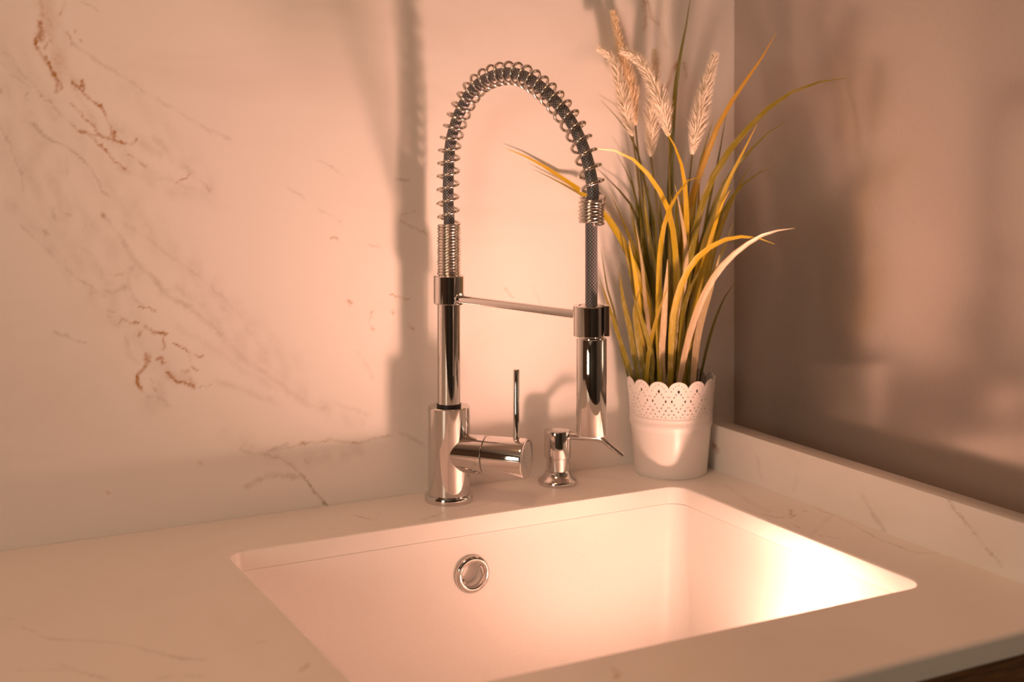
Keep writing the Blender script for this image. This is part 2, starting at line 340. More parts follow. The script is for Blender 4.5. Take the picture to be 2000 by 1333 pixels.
# back wall: marble slab, fine mesh where its drawn veins lie
ax = np.concatenate([[x0], np.arange(.13, XP, .0015), [XP]]); bz = np.concatenate([[z0], np.arange(Z0-.01, Z0+.60, .0015), [z1]])
GA, GB = np.meshgrid(ax, bz, indexing='ij'); ga, gb = GA.ravel(), GB.ravel()
V = np.stack([ga, np.full_like(ga, YB), gb], 1); Fq = grid_faces(len(ax), len(bz))
nV = len(V); bx = np.array([(x0,YB+.03,z0),(XP,YB+.03,z0),(XP,YB+.03,z1),(x0,YB+.03,z1)]); V = np.vstack([V, bx])
Fq = np.vstack([Fq, [[nV+1, nV, nV+3, nV+2]]])
me = np_mesh('wall_back', V, Fq)
fw_ = lambda px, py: on_y(px, py, YB)
add_attr(me, 'gold', np.append(vein_field(ga, gb, to_plane(GOLD, fw_, 0, 2)), [0]*4))
add_attr(me, 'grey', np.append(vein_field(ga, gb, to_plane(GREY, fw_, 0, 2)), [0]*4))
tag(link('wall_back', me, M['marble'], smooth=False), 'white marble back wall slab with gold and grey veins', 'wall', kind='structure')
struct('wall_right', MB().box((XP, y0, z0), (XP+.03, YB+.03, z1)), M['panel'], 'satin grey side wall panel beside the potted grass')
struct('floor', MB().box((x0-.3, y0-.05, z0-.05), (x1+.03, y1+.03, z0)), M['floor'], 'dark brown kitchen floor', 'floor')
struct('ceiling', MB().box((x0-.3, y0-.05, z1), (x1+.03, y1+.03, z1+.05)), M['ceiling'], 'plain ceiling above the sink', 'ceiling')
struct('wall_front', MB().box((x0, y0-.05, z0), (XP, y0, z1)), M['paint_dark'], 'dark painted wall behind the viewer')
wl = MB()                                                            # left wall around the window opening
wy0, wy1, wz0, wz1 = -1.35, -.35, 1.0, 2.1
for a, b in (((y0, z0), (wy0, z1)), ((wy1, z0), (y1, z1)), ((wy0, z0), (wy1, wz0)), ((wy0, wz1), (wy1, z1))):
    wl.box((x0-.05, a[0], a[1]), (x0, b[0], b[1]))
struct('wall_left', wl, M['paint'], 'beige painted wall holding the window')
wn = empty('window_1', (x0, -.85, wz0)); tag(wn, 'white framed window in the beige left wall', 'window', kind='structure')
fr = MB()
for a, b in (((wy0, wz0), (wy0+.06, wz1)), ((wy1-.06, wz0), (wy1, wz1)), ((wy0, wz0), (wy1, wz0+.06)), ((wy0, wz1-.06), (wy1, wz1)), ((-.875, wz0), (-.825, wz1))):
    fr.box((x0-.05, a[0], a[1]), (x0+.01, b[0], b[1]))
fr.build('window_frame', M['frame'], wn, smooth=False)
cl = empty('ceiling_lamp_offscreen', (-.05, .55, z1)); tag(cl, 'round white ceiling lamp above the sink worktop', 'lamp')
MB().lathe([(0, 0), (.22, 0), (.22, -.03), (.20, -.035), (0, -.035)], (-.05, .55, z1)).build('lamp_base', M['frame'], cl)
MB().lathe([(.205, -.035), (.20, -.06), (.16, -.08), (.08, -.09), (0, -.092)], (-.05, .55, z1)).build('diffuser_offscreen', emit('ceiling_diffuser', CEIL_LAMP_COL, CEIL_LAMP), cl)

# ------------------------------------------------------------------ worktop with the sink cut-out
def rrect(xa, xb, ya, yb, r, n=8):
    P = []
    for cx, cy, a in ((xb-r, yb-r, 0), (xa+r, yb-r, PI/2), (xa+r, ya+r, PI), (xb-r, ya+r, 1.5*PI)):
        for k in range(n+1):
            t = a+PI/2*k/n; P.append((cx+r*math.cos(t), cy+r*math.sin(t)))
    return P
CR = .020; BV = .0025
hx0, hx1, hy0, hy1 = SX0-BV, SX1+BV, SY0-BV, SY1+BV
FB = .004                                                            # round of the front edge
vs = []; fs = []
def patch(a, b, h=.002):
    na = max(2, int((a[1]-a[0])/h)+1); nb = max(2, int((b[1]-b[0])/h)+1); off = sum(len(v) for v in vs)
    A, B = np.meshgrid(np.linspace(a[0], a[1], na), np.linspace(b[0], b[1], nb), indexing='ij')
    vs.append(np.stack([A.ravel(), B.ravel(), np.full(A.size, Z0)], 1)); fs.append(grid_faces(na, nb, off))
WX1 = XP-.0005; WY1 = YB-.0002; wyf = YF+FB
patch((XL, .10), (wyf, WY1), .05); patch((.10, hx0), (wyf, WY1)); patch((hx1, WX1), (wyf, WY1)); patch((hx0, hx1), (wyf, hy0)); patch((hx0, hx1), (hy1, WY1))
V = np.vstack(vs); Fq = np.vstack(fs); Vl = [tuple(v) for v in V]; ex = []
def ring(P, z): k = len(Vl); Vl.extend((p[0], p[1], z) for p in P); return list(range(k, k+len(P)))
loops = [ring(rrect(SX0-BV*k, SX1+BV*k, SY0-BV*k, SY1+BV*k, CR+BV*k), Z0-dz) for k, dz in ((1, 0), (.45, BV*.18), (.12, BV*.5), (0, BV), (0, TH))]
n = len(loops[0])
for a, b in zip(loops, loops[1:]):
    for i in range(n): ex.append((a[i], a[(i+1)%n], b[(i+1)%n], b[i]))
for ci, (cx, cy) in enumerate(((hx1, hy1), (hx0, hy1), (hx0, hy0), (hx1, hy0))):   # corner fillets
    k = len(Vl); Vl.append((cx, cy, Z0))
    for j in range(8): ex.append((k, loops[0][ci*9+j+1], loops[0][ci*9+j]))
prof = [(YF+FB*(1-math.sin(t)), Z0-FB*(1-math.cos(t))) for t in np.linspace(0, PI/2, 6)]+[(YF, Z0-TH+.001), (YF+.001, Z0-TH), (SY0, Z0-TH)]
for (ya, za), (yb, zb) in zip(prof, prof[1:]):
    k = len(Vl); Vl += [(XL, ya, za), (WX1, ya, za), (WX1, yb, zb), (XL, yb, zb)]; ex.append((k, k+3, k+2, k+1))
k = len(Vl); Vl += [(XL, SY1, Z0-TH), (WX1, SY1, Z0-TH), (WX1, WY1, Z0-TH), (XL, WY1, Z0-TH), (XL, SY0, Z0-TH), (SX0, SY0, Z0-TH), (SX0, SY1, Z0-TH), (SX1, SY0, Z0-TH), (WX1, SY0, Z0-TH), (SX1, SY1, Z0-TH),
                     (XL, YF+FB, Z0), (XL, WY1, Z0), (XL, YF, Z0-FB), (XL, YF, Z0-TH)]
ex += [(k, k+3, k+2, k+1), (k+4, k, k+6, k+5), (k+7, k+9, k+1, k+8), (k+10, k+11, k+3, k+13, k+12)]
me = bpy.data.meshes.new('worktop'); me.from_pydata(Vl, [], [tuple(map(int, f)) for f in Fq]+ex); me.validate()
co = np.array(Vl); fz = lambda px, py: on_z(px, py, Z0)
add_attr(me, 'gold', vein_field(co[:,0], co[:,1], to_plane(TOP_GOLD, fz, 0, 1), .001)); add_attr(me, 'grey', vein_field(co[:,0], co[:,1], to_plane(TOP_GREY, fz, 0, 1), .001))
tag(link('worktop', me, M['marble'], angle=30), 'white marble worktop with rectangular sink cut-out', 'worktop')
# upstand
gy = np.arange(YF+.002, YB-.0003, .002); gz = np.linspace(Z0, Z0+HU, 28)
A, B = np.meshgrid(gy, gz, indexing='ij'); V = np.stack([np.full(A.size, XU), A.ravel(), B.ravel()], 1); nV = len(V); Fq = grid_faces(len(gy), len(gz))[:, ::-1]
c = [(XU,gy[0],Z0),(XU2,gy[0],Z0),(XU2,gy[-1],Z0),(XU,gy[-1],Z0)]; c += [(a, b, Z0+HU) for a, b, _ in c]
V = np.vstack([V, c]); Fq = np.vstack([Fq, np.array([(4,5,6,7),(0,3,2,1),(1,2,6,5),(0,1,5,4),(2,3,7,6)])+nV])
me = np_mesh('upstand', V, Fq); fx = lambda px, py: on_x(px, py, XU)
add_attr(me, 'gold', vein_field(V[:,1], V[:,2], to_plane(UP_GOLD, fx, 1, 2), .001)); add_attr(me, 'grey', vein_field(V[:,1], V[:,2], to_plane(UP_GREY, fx, 1, 2), .001))
tag(link('upstand', me, M['marble'], smooth=False), 'low white marble upstand strip standing on the worktop by the grey side panel', 'upstand')

# ------------------------------------------------------------------ base cabinet
cy0, cy1 = YF+.028, YB-.003; cxa, cxb = XL+.02, XP-.002
cab = empty('base_cabinet', ((cxa+cxb)/2, (cy0+cy1)/2, 0)); tag(cab, 'dark walnut base cabinet under the marble worktop', 'cabinet')
b = MB().box((cxa, cy0, .10), (cxa+.018, cy1, Z0-TH)).box((cxb-.018, cy0, .10), (cxb, cy1, Z0-TH)).box((cxa, cy0, .10), (cxb, cy1, .118)).box((cxa, cy1-.012, .10), (cxb, cy1, Z0-TH)).box((cxa, cy0, Z0-TH-.03), (cxb, cy0+.02, Z0-TH))
b.build('carcass', M['carcass'], cab, smooth=False)
MB().box((cxa, cy0+.04, 0), (cxb, cy0+.06, .10)).build('plinth', M['wood'], cab, smooth=False)
nd = 4; dw = (cxb-cxa)/nd
for i in range(nd):
    d = MB().box((cxa+i*dw+.0015, cy0-.02, .104), (cxa+(i+1)*dw-.0015, cy0, Z0-TH-.003)).build('door', M['wood'], cab, smooth=False); bevel(d, .001, 1)
    hx = cxa+(i+1)*dw-.05 if i % 2 == 0 else cxa+i*dw+.05
    MB().tube([(hx, cy0-.02, .62), (hx, cy0-.045, .62), (hx, cy0-.045, .78), (hx, cy0-.02, .78)], .005, 8).build('handle', M['chrome'], d)

# ------------------------------------------------------------------ sink
sink = empty('sink', ((SX0+SX1)/2, (SY0+SY1)/2, Z0-TH-.215)); tag(sink, 'white undermount rectangular sink glowing with warm light', 'sink')
zt = Z0-TH-.0003; G = .0001; zb = Z0-TH-.205
def basin_ring(inset, z, r): return [(p[0], p[1], z) for p in rrect(SX0-G+inset, SX1+G-inset, SY0-G+inset, SY1+G-inset, r, 10)]
rings = [basin_ring(-.025, zt, CR+.025), basin_ring(-.0004, zt, CR+.0004), basin_ring(0, zt-.0004, CR)]
HZ = Z0-.062; HXc = on_y(920, 1121, SY1).x; HR = .0150
TP = .012                                                            # taper of the walls from top to floor
def tin(z): return TP*(zt-.0004-z)/(zt-.0004-zb)
for z in (HZ+.022, HZ-.022, HZ-.07): rings.append(basin_ring(tin(z), z, CR+tin(z)))
for t in np.linspace(0, PI/2, 7)[:]: rings.append(basin_ring(TP+.022*(1-math.cos(t)), zb+.022*(1-math.sin(t)), CR+TP+.001))
dc = ((SX0+SX1)/2, (SY0+SY1)/2+.02); nr = len(rings[0])
rings.append([(dc[0]+.050*math.cos(a), dc[1]+.050*math.sin(a), zb-.005) for a in [math.atan2(p[1]-dc[1], p[0]-dc[0]) for p in rings[-1]]])
mb = MB(); vs_ = [p for r in rings for p in r]; fs_ = []
for j in range(len(rings)-1):
    for i in range(nr):
        a, b_ = rings[j][i], rings[j][(i+1)%nr]
        if j == 3 and abs(a[0]-b_[0]) > .2 and a[1] > dc[1]: back = (j*nr+i, j*nr+(i+1)%nr); continue
        fs_.append((j*nr+i, j*nr+(i+1)%nr, (j+1)*nr+(i+1)%nr, (j+1)*nr+i))
mb.add(vs_, fs_)
# back wall strip with the round overflow hole
A0, A1 = Vector(rings[3][back[0]-3*nr]), Vector(rings[3][back[1]-3*nr if back[1] >= 3*nr else 0]); B0, B1 = Vector(rings[4][back[0]-3*nr]), Vector(rings[4][back[1]-3*nr])
yz = lambda z: A0.y+(B0.y-A0.y)*(A0.z-z)/(A0.z-B0.z)
xr, xl = HXc+.022, HXc-.022
mb.add([A0, (xr, A0.y, A0.z), (xr, B0.y, B0.z), B0], [(0,1,2,3)]); mb.add([(xl, A0.y, A0.z), A1, B1, (xl, B0.y, B0.z)], [(0,1,2,3)])
K = 40; cv = []; sv = []
for i in range(K):
    a = 2*PI*i/K; c_, s_ = math.cos(a), math.sin(a); k = .022/max(abs(c_), abs(s_))
    cv.append((HXc+HR*c_, yz(HZ+HR*s_), HZ+HR*s_)); sv.append((HXc+k*c_, yz(HZ+k*s_), HZ+k*s_))
mb.add(cv+sv+[(p[0], p[1]+.024, p[2]) for p in cv], [(i, (i+1)%K, K+(i+1)%K, K+i) for i in range(K)]+[(2*K+i, 2*K+(i+1)%K, (i+1)%K, i) for i in range(K)])
me = bpy.data.meshes.new('basin'); me.from_pydata(mb.v, [], mb.f); me.validate()
link('basin', me, M['sink'], sink, angle=30)
HY = yz(HZ)
ov = MB().lathe([(.0205, .0002), (.0205, -.0012), (.0195, -.0032), (.0175, -.0045), (.0155, -.0046), (.0140, -.0038), (.0134, -.0022), (.0134, .0030)], (HXc, HY, HZ), (0, 1, 0), 56, closed_prof=True).build('overflow_trim', M['chrome'], sink)
lug = MB()
for a in (.35, .35+PI): 
    for da in np.linspace(-.38, .38, 5)[:-1]:
        q = [(r_*math.cos(a+t), y_, r_*math.sin(a+t)) for y_ in (-.0022, .0008) for t in (da, da+.19) for r_ in (.0136, .0112)]
        lug.add([(HXc+p[0], HY+p[1], HZ+p[2]) for p in q], [(0,1,3,2),(4,6,7,5),(0,4,5,1),(2,3,7,6),(1,5,7,3),(0,2,6,4)])
lug.build('lug', M['chrome'], ov)
MB().lathe([(0, .0125), (.0133, .0125), (.0133, .0145), (0, .0145)], (HXc, HY, HZ), (0, 1, 0), 40).build('overflow_back', M['sink'], ov)
MB().lathe([(.0137, .0028), (.0134, .0028), (.0134, .0225), (.0137, .0225)], (HXc, HY, HZ), (0, 1, 0), 40, closed_prof=True).build('overflow_tube', M['sink'], ov)
dr = MB().lathe([(.050, 0), (.050, .002), (.046, .003), (.040, .0005), (.038, -.006), (0, -.010)], (dc[0], dc[1], zb-.005)).build('drain', M['chrome'], sink)
MB().lathe([(0, -.002), (.030, -.002), (.032, .001), (.028, .003), (.006, .004), (.006, .012), (.0, .013)], (dc[0], dc[1], zb-.005)).build('strainer', M['chrome'], dr)

# small warm spot lamp standing in the sink, hidden by its front edge: it makes the glow and the upward shadows
LP = Vector((.838, 1.0, zb+.050)); LD = Vector((-.27, .16, .90)).normalized()
lamp = empty('sink_lamp', (LP.x, LP.y, zb)); tag(lamp, 'small warm spot lamp standing inside the white sink', 'lamp')
MB().lathe([(0, -.030), (.018, -.030), (.026, -.022), (.030, -.004), (.030, 0), (.028, 0), (.026, -.004), (0, -.004)], LP, LD, 40).build('lamp_housing', M['frame'], lamp)
MB().lathe([(.026, -.0035), (.018, -.002), (0, -.0015)], LP, LD, 40).build('lamp_lens', emit('warm_lens', SINK_LAMP_COL, 250.0), lamp)
MB().tube([LP-LD*.028, Vector((LP.x, LP.y, zb+.004))], .006, 8).lathe([(0, 0), (.013, 0), (.013, .004), (0, .006)], (LP.x, LP.y, zb), (0, 0, 1), 24).build('lamp_foot', M['frame'], lamp)
sl = bpy.data.lights.new('sink_lamp_beam', 'SPOT'); sl.energy = SINK_LAMP; sl.color = SINK_LAMP_COL[:3]; sl.spot_size = math.radians(104); sl.spot_blend = 1.0; sl.shadow_soft_size = .042
so = bpy.data.objects.new('sink_lamp_beam', sl); C.objects.link(so); so.location = LP+LD*.004; so.rotation_euler = LD.to_track_quat('-Z', 'Y').to_euler()

# ------------------------------------------------------------------ faucet
FD = F_PX*CAM_H/(977-Y_HOR)
FC = at_depth(877, 977, FD); FC.z = Z0
def fz_(y, d=FD): return Z0+CAM_H-(y-Y_HOR)*d/F_PX
PD = 1.330; PC = at_depth(1155, 618, PD); PC.z = Z0                  # spray head axis
U = (PC-FC); REACH = U.length; U.normalize(); W = Vector((0, 0, 1)).cross(U)
fau = empty('faucet', FC); tag(fau, 'chrome spring-neck kitchen faucet with pull-down spray head behind the sink', 'faucet')
MB().lathe([(0, 0), (.0272, 0), (.0276, .002), (.0276, .006), (.0268, .0075), (.0236, .0082), (0, .0082)], FC, segs=64).build('base_ring', M['chrome'], fau)
zb_ = fz_(793)-Z0
MB().lathe([(.0236, .0075), (.0236, zb_-.001), (.0226, zb_), (.0140, zb_), (.0140, zb_-.004), (0, zb_-.004)], FC, segs=72).build('body', M['chrome'], fau)
MB().lathe([(0, zb_-.003), (.0137, zb_-.003), (.0137, zb_+.003), (0, zb_+.003)], FC, segs=48).build('column_seal', M['dark'], fau)
zc0, zc1 = fz_(593)-Z0, fz_(538)-Z0
MB().lathe([(0, zb_+.002), (.0131, zb_+.002), (.0131, zc0+.002), (0, zc0+.002)], FC, segs=64).build('column', M['chrome'], fau)
MB().lathe([(.0128, zc0+.001), (.0128, zc0), (.0166, zc0), (.0173, zc0+.0008), (.0173, zc1-.0008), (.0166, zc1), (.0100, zc1), (.0100, zc1-.004), (0, zc1-.004)], FC, segs=64).build('collar', M['chrome'], fau)
# mixer valve and lever
VA = Vector((.645, -.764, 0)).normalized(); VZ = .0545; VB = FC+Vector((0, 0, VZ))
MB().lathe([(0, .008), (.0212, .008), (.0216, .0455), (.0206, .0462), (0, .0462)], VB, VA, 72).build('valve_body', M['chrome'], fau)
cap = MB().lathe([(0, .0468), (.0206, .0468), (.0216, .0474), (.0222, .092), (.0216, .0938), (.0205, .0942), (.012, .0936), (0, .0934)], VB, VA, 72).build('handle_cap', M['chrome'], fau)
MB().lathe([(0, .040), (.0195, .040), (.0195, .050), (0, .050)], VB, VA, 48).build('valve_seal', M['dark'], fau)
LB = VB+VA*.0815; lt = fz_(722, 1.4505)-Z0-VZ
MB().lathe([(0, .018), (.0040, .018), (.0034, .027), (.0034, lt-.0006), (.0030, lt), (0, lt)], LB, (0, 0, 1), 28).build('lever', M['chrome'], fau)
# spring path in the plane of the spout
ARC = [(872.2,423),(871.4,395),(872,354),(873.5,326),(875,301),(878.5,276),(884.4,254),(892,231.6),(901,212),(911.5,193),(923,176),(936,163),(950,154),(968,146.5),(992,142.5),(1014,145.5),(1034,154),(1051,166),(1067,179.5),(1081,194),(1095,210.5),(1109,229),(1121,248),(1131,268),(1139.5,290),(1147,312),(1152,334),(1156,356.5),(1158.5,379)]
def plane_pt(px, py):
    k = (px-1000)/F_PX; c0 = (FC-CAM); s = (k*c0.dot(FW)-c0.dot(RT))/(U.dot(RT)-k*U.dot(FW)); d = (c0+U*s).dot(FW)
    return s, CAM_H-(py-Y_HOR)*d/F_PX
SZ = [plane_pt(x+4.5*max(0, 1-i/9), y) for i, (x, y) in enumerate(ARC)]
zs1 = SZ[0][1]; zend = CAM_H-(438-Y_HOR)*PD/F_PX
path = [(0, zc1-.003), (0, zc1+.02), (0, zs1-.02)]+[(s*.0 if i == 0 else s, z) for i, (s, z) in enumerate(SZ)]+[(REACH, SZ[-1][1]-.012), (REACH, zend)]
path = [FC+U*s+Vector((0, 0, z)) for s, z in path]
sm = resample(catmull(path, 10), 900)
for _ in range(40): sm = [sm[0]]+[(sm[i-1]+sm[i]*2+sm[i+1])*.25 for i in range(1, len(sm)-1)]+[sm[-1]]
sm = resample(sm, 1200)
TL = sum((sm[i+1]-sm[i]).length for i in range(len(sm)-1)); stp = TL/(len(sm)-1)
l1 = zs1-zc1-.006; nd1, nd2, no = 18.0, 7.0, 30.5; l2 = TL-nd2*.0036
def turns(l):
    if l < l1: return nd1*l/l1
    if l > l2: return nd1+no+nd2*(l-l2)/(TL-l2)
    t = (l-l1)/(l2-l1); return nd1+no*(t-.018*math.sin(2*PI*t))
RC, RW = .0117, .00176
npt = 56*26; hp = []
for k in range(npt+1):
    l = TL*k/npt; f = l/stp; i = min(int(f), len(sm)-2); P = sm[i].lerp(sm[i+1], f-i); T = (sm[i+1]-sm[i]).normalized()
    e1 = W.cross(T).normalized(); th = 2*PI*turns(l)+.6; hp.append(P+(e1*math.cos(th)+T.cross(e1)*math.sin(th))*RC)
hp = [p for i, p in enumerate(hp)]
spr = MB().tube(hp, RW, 9).build('spring', M['steel_wire'], fau, angle=80)
# hose runs inside the spring and down to the spray head
hz = fz_(600, PD)-Z0
hpth = resample(sm+[FC+U*REACH+Vector((0, 0, z)) for z in np.linspace(zend-.002, hz-.012, 24)], 260)
HSG = 20; mbh = MB().tube(hpth, .0062, HSG); me = bpy.data.meshes.new('hose'); me.from_pydata(mbh.v, [], mbh.f)
uv = me.uv_layers.new(name='UVMap')
for p in me.polygons:
    if len(p.vertices) != 4: continue
    i, k = divmod(p.index, HSG)
    for li, (du, dv) in zip(p.loop_indices, ((0,0),(1,0),(1,1),(0,1))): uv.data[li].uv = ((k+du)/HSG, (i+dv)/260)
link('hose', me, M['hose'], fau, angle=80)
# arm, clip and spray head
za = fz_(582)-Z0
arm = MB().tube([FC+U*.012+Vector((0, 0, za)), PC-U*.015+Vector((0, 0, za))], .0045, 24).build('arm', M['chrome'], fau)
MB().lathe([(.0045, -.001), (.0066, -.001), (.0070, .0005), (.0066, .0020), (.0046, .0024)], FC+U*.0170+Vector((0, 0, za)), U, 32).build('arm_flange', M['chrome'], arm)
zk0, zk1 = fz_(656, PD)-Z0, fz_(597, PD)-Z0
ua = math.atan2(U.y, U.x); g = math.radians(26)
MB().lathe([(.0130, zk0), (.0180, zk0), (.0186, zk0+.0006), (.0186, zk1-.0006), (.0180, zk1), (.0130, zk1)], PC, segs=64, a0=ua+g, a1=ua+2*PI-g, closed_prof=True).build('clip', M['chrome'], fau)
zs0 = fz_(850, PD)-Z0
hd = MB().lathe([(0, zs0+.0015), (.0142, zs0+.0015), (.0146, zs0), (.0150, zs0), (.0155, zs0+.0008), (.0155, zk0-.0032), (.0150, zk0-.0024), (.0124, zk0-.0024), (.0122, zk1-.001), (.0108, zk1), (.0068, zk1), (.0066, zk1-.004), (0, zk1-.004)], PC, segs=64).build('spray_head', M['chrome'], fau)
MB().lathe([(0, zs0-.0002), (.0138, zs0-.0002), (.0138, zs0+.002), (0, zs0+.002)], PC, segs=40).build('nozzle_plate', M['nozzle'], hd)

# ------------------------------------------------------------------ soap dispenser
SD = F_PX*CAM_H/(944.6-Y_HOR); SC = at_depth(1089, 944.6, SD); SC.z = Z0
def sz_(y): return CAM_H-(y-Y_HOR)*SD/F_PX
sd = empty('soap_dispenser', SC); tag(sd, 'small chrome soap dispenser pump standing right of the faucet', 'soap dispenser')
MB().lathe([(0, 0), (.0228, 0), (.0233, .0015), (.0233, .0045), (.0225, .006), (.0185, .0085), (.0158, .0125), (.0146, .016), (0, .016)], SC, segs=56).build('flange', M['chrome'], sd)
MB().lathe([(0, .014), (.0139, .014), (.0139, sz_(893)+.001), (0, sz_(893)+.001)], SC, segs=56).build('neck', M['chrome'], sd)
h0, h1 = sz_(893), sz_(838)
MB().lathe([(0, h0), (.0152, h0), (.0158, h0+.0006), (.0158, h1-.003), (.0150, h1-.0012), (.011, h1), (0, h1+.0006)], SC, segs=56).build('pump_head', M['chrome'], sd)
SA = Vector((.69, -.724, 0)); zz = sz_(851)
pts = [SC+SA*t+Vector((0, 0, z)) for t, z in ((.010, zz), (.030, zz+.0002), (.048, zz), (.056, zz-.002), (.063, zz-.007), (.079, zz-.0185))]
pp = catmull(pts, 8); MB().tube(pp, [.0040-.0012*i/(len(pp)-1) for i in range(len(pp))], 16).build('spout', M['chrome'], sd, angle=60)

# ------------------------------------------------------------------ potted grass
PT = at_depth(1310, 920.5, F_PX*CAM_H/(920.5-Y_HOR)); PT.z = Z0; PT.y = min(PT.y, 1.3290)
pg = empty('potted_grass', PT); tag(pg, 'artificial grass with cream plumes in a white lace-rimmed tin pot', 'potted plant')
PH, RB, RTOP, ZL = .1186, .0437, .0540, .0735
def prad(z): return RB+(RTOP-RB)*z/PH
pot = MB().lathe([(RB-.004, .002), (RB-.0015, 0), (RB, .0015), (prad(.055), .055), (prad(.0575)+.0003, .0575), (prad(.060)+.0013, .060), (prad(.063)+.0016, .063), (prad(.066)+.0010, .066), (prad(.068)+.0003, .068), (prad(.070)+.0005, .070), (prad(.0725)+.0007, .0725), (prad(ZL), ZL)]
                 + [(prad(z)-.0009, z) for z in (ZL, .060, .03, .003)]+[(0, .003), (0, .002)], PT, segs=84).build('pot', M['pot'], pg, angle=45)
# lace rim: one lobe is cut out in the flat with all its holes, then bent round the pot
NL = 14; LW = 2*PI*.0527/NL; PXM = .000118; HL = PH-ZL; LWp = 212
def hole(cx, cy, wx, hy, rot=0, n=6):
    wx *= 1.2; hy *= 1.15
    return [(cx+wx*math.cos(2*PI*k/n)*math.cos(rot)-hy*math.sin(2*PI*k/n)*math.sin(rot), cy+wx*math.cos(2*PI*k/n)*math.sin(rot)+hy*math.sin(2*PI*k/n)*math.cos(rot)) for k in range(n)]
H = [hole(0, 32, 6, 6), hole(0, 100, 11, 17), hole(0, 305, 7, 7)]
for s in (-1, 1):
    H += [hole(s*33, 46, 5, 5), hole(s*57, 68, 5, 5), hole(s*78, 98, 5, 5), hole(s*27, 130, 5, 9, s*-.6), hole(s*48, 158, 5, 9, s*-.6), hole(s*73, 200, 8, 14), hole(s*46, 234, 5, 9, s*.6), hole(s*24, 270, 5, 9, s*.5),
          hole(s*97, 262, 4.5, 5), hole(s*74, 295, 6, 11, s*.7), hole(s*50, 333, 5, 10, s*.9), hole(s*24, 360, 5, 7, s*.9), hole(s*70, 366, 5, 6), hole(s*97, 155, 4.5, 5), hole(s*99, 335, 4, 7)]
def top_edge(u):                                                     # scalloped outline, px below the tip
    t = abs(u)/(LWp/2); base = 95*(1-math.sqrt(max(0, 1-(t*.97)**2)))*1.0
    return min(base, 88)+3.2*abs(math.sin(u/LWp*PI*9))
M2 = 46; outline = [(u, top_edge(u)) for u in np.linspace(-LWp/2, LWp/2, M2)]
bot = HL/PXM; pts = list(outline); edges = [(i, i+1) for i in range(M2-1)]
pts += [(LWp/2, y) for y in (150, 230, 310)]+[(u, bot) for u in np.linspace(LWp/2, -LWp/2, 7)]+[(-LWp/2, y) for y in (310, 230, 150)]
for i in range(M2-1, len(pts)-1): edges.append((i, i+1))
edges.append((len(pts)-1, 0)); hstart = len(pts)
for h in H:
    k = len(pts); pts += h; edges += [(k+i, k+(i+1)%len(h)) for i in range(len(h))]
def inside(p, poly):
    c = False; j = len(poly)-1
    for i in range(len(poly)):
        if (poly[i][1] > p[1]) != (poly[j][1] > p[1]) and p[0] < (poly[j][0]-poly[i][0])*(p[1]-poly[i][1])/(poly[j][1]-poly[i][1])+poly[i][0]: c = not c
        j = i
    return c
poly_out = pts[:hstart]
for u in np.linspace(-LWp/2, LWp/2, 9)[1:-1]:
    for v in np.arange(110, bot-10, 24):
        if not any(min(math.hypot(u-h_[0], v-h_[1]) for h_ in h) < 7 or inside((u, v), h) for h in H): pts.append((u, v))
res = geometry.delaunay_2d_cdt([Vector(p) for p in pts], edges, [], 0, 1e-5)
fv = [(v.x, v.y) for v in res[0]]; ff = []
for f in res[2]:
    c = (sum(fv[i][0] for i in f)/len(f), sum(fv[i][1] for i in f)/len(f))
    if inside(c, poly_out) and not any(abs(c[0]-h[0][0]) < 40 and inside(c, h) for h in H): ff.append(tuple(f))
cnt = {}
for f in ff:
    for i in range(len(f)):
        e = (f[i], f[(i+1)%len(f)]); k = (min(e), max(e)); cnt.setdefault(k, []).append(e)
border = [v[0] for k, v in cnt.items() if len(v) == 1 and not any(abs(abs(fv[i][0])-LWp/2) < .01 and abs(abs(fv[j][0])-LWp/2) < .01 for i, j in (k,)) and not all(fv[i][1] > bot-.5 for i in k)]
lace = MB(); LT = .0007
for k in range(NL):
    def bend(u, v, t):
        z = PH-v*PXM; a = 2*PI*(k+u/LWp)/NL-PI/2-YAW+.055; r = prad(z)-t; return (PT.x+r*math.cos(a), PT.y+r*math.sin(a), PT.z+z)
    lace.add([bend(u, v, 0) for u, v in fv], ff); lace.add([bend(u, v, LT) for u, v in fv], [tuple(reversed(f)) for f in ff])
    for i, j in border:
        lace.add([bend(*fv[i], 0), bend(*fv[j], 0), bend(*fv[j], LT), bend(*fv[i], LT)], [(1, 0, 3, 2)])
me = bpy.data.meshes.new('lace_rim'); me.from_pydata(lace.v, [], lace.f)
lo = link('lace_rim', me, M['pot'], pot, angle=60)
MB().lathe([(0, .004), (prad(.004)-.002, .004), (prad(.096)-.0035, .096), (prad(.1)-.008, .101), (.02, .103), (0, .104)], PT, segs=40).build('foam', M['soil'], pg)

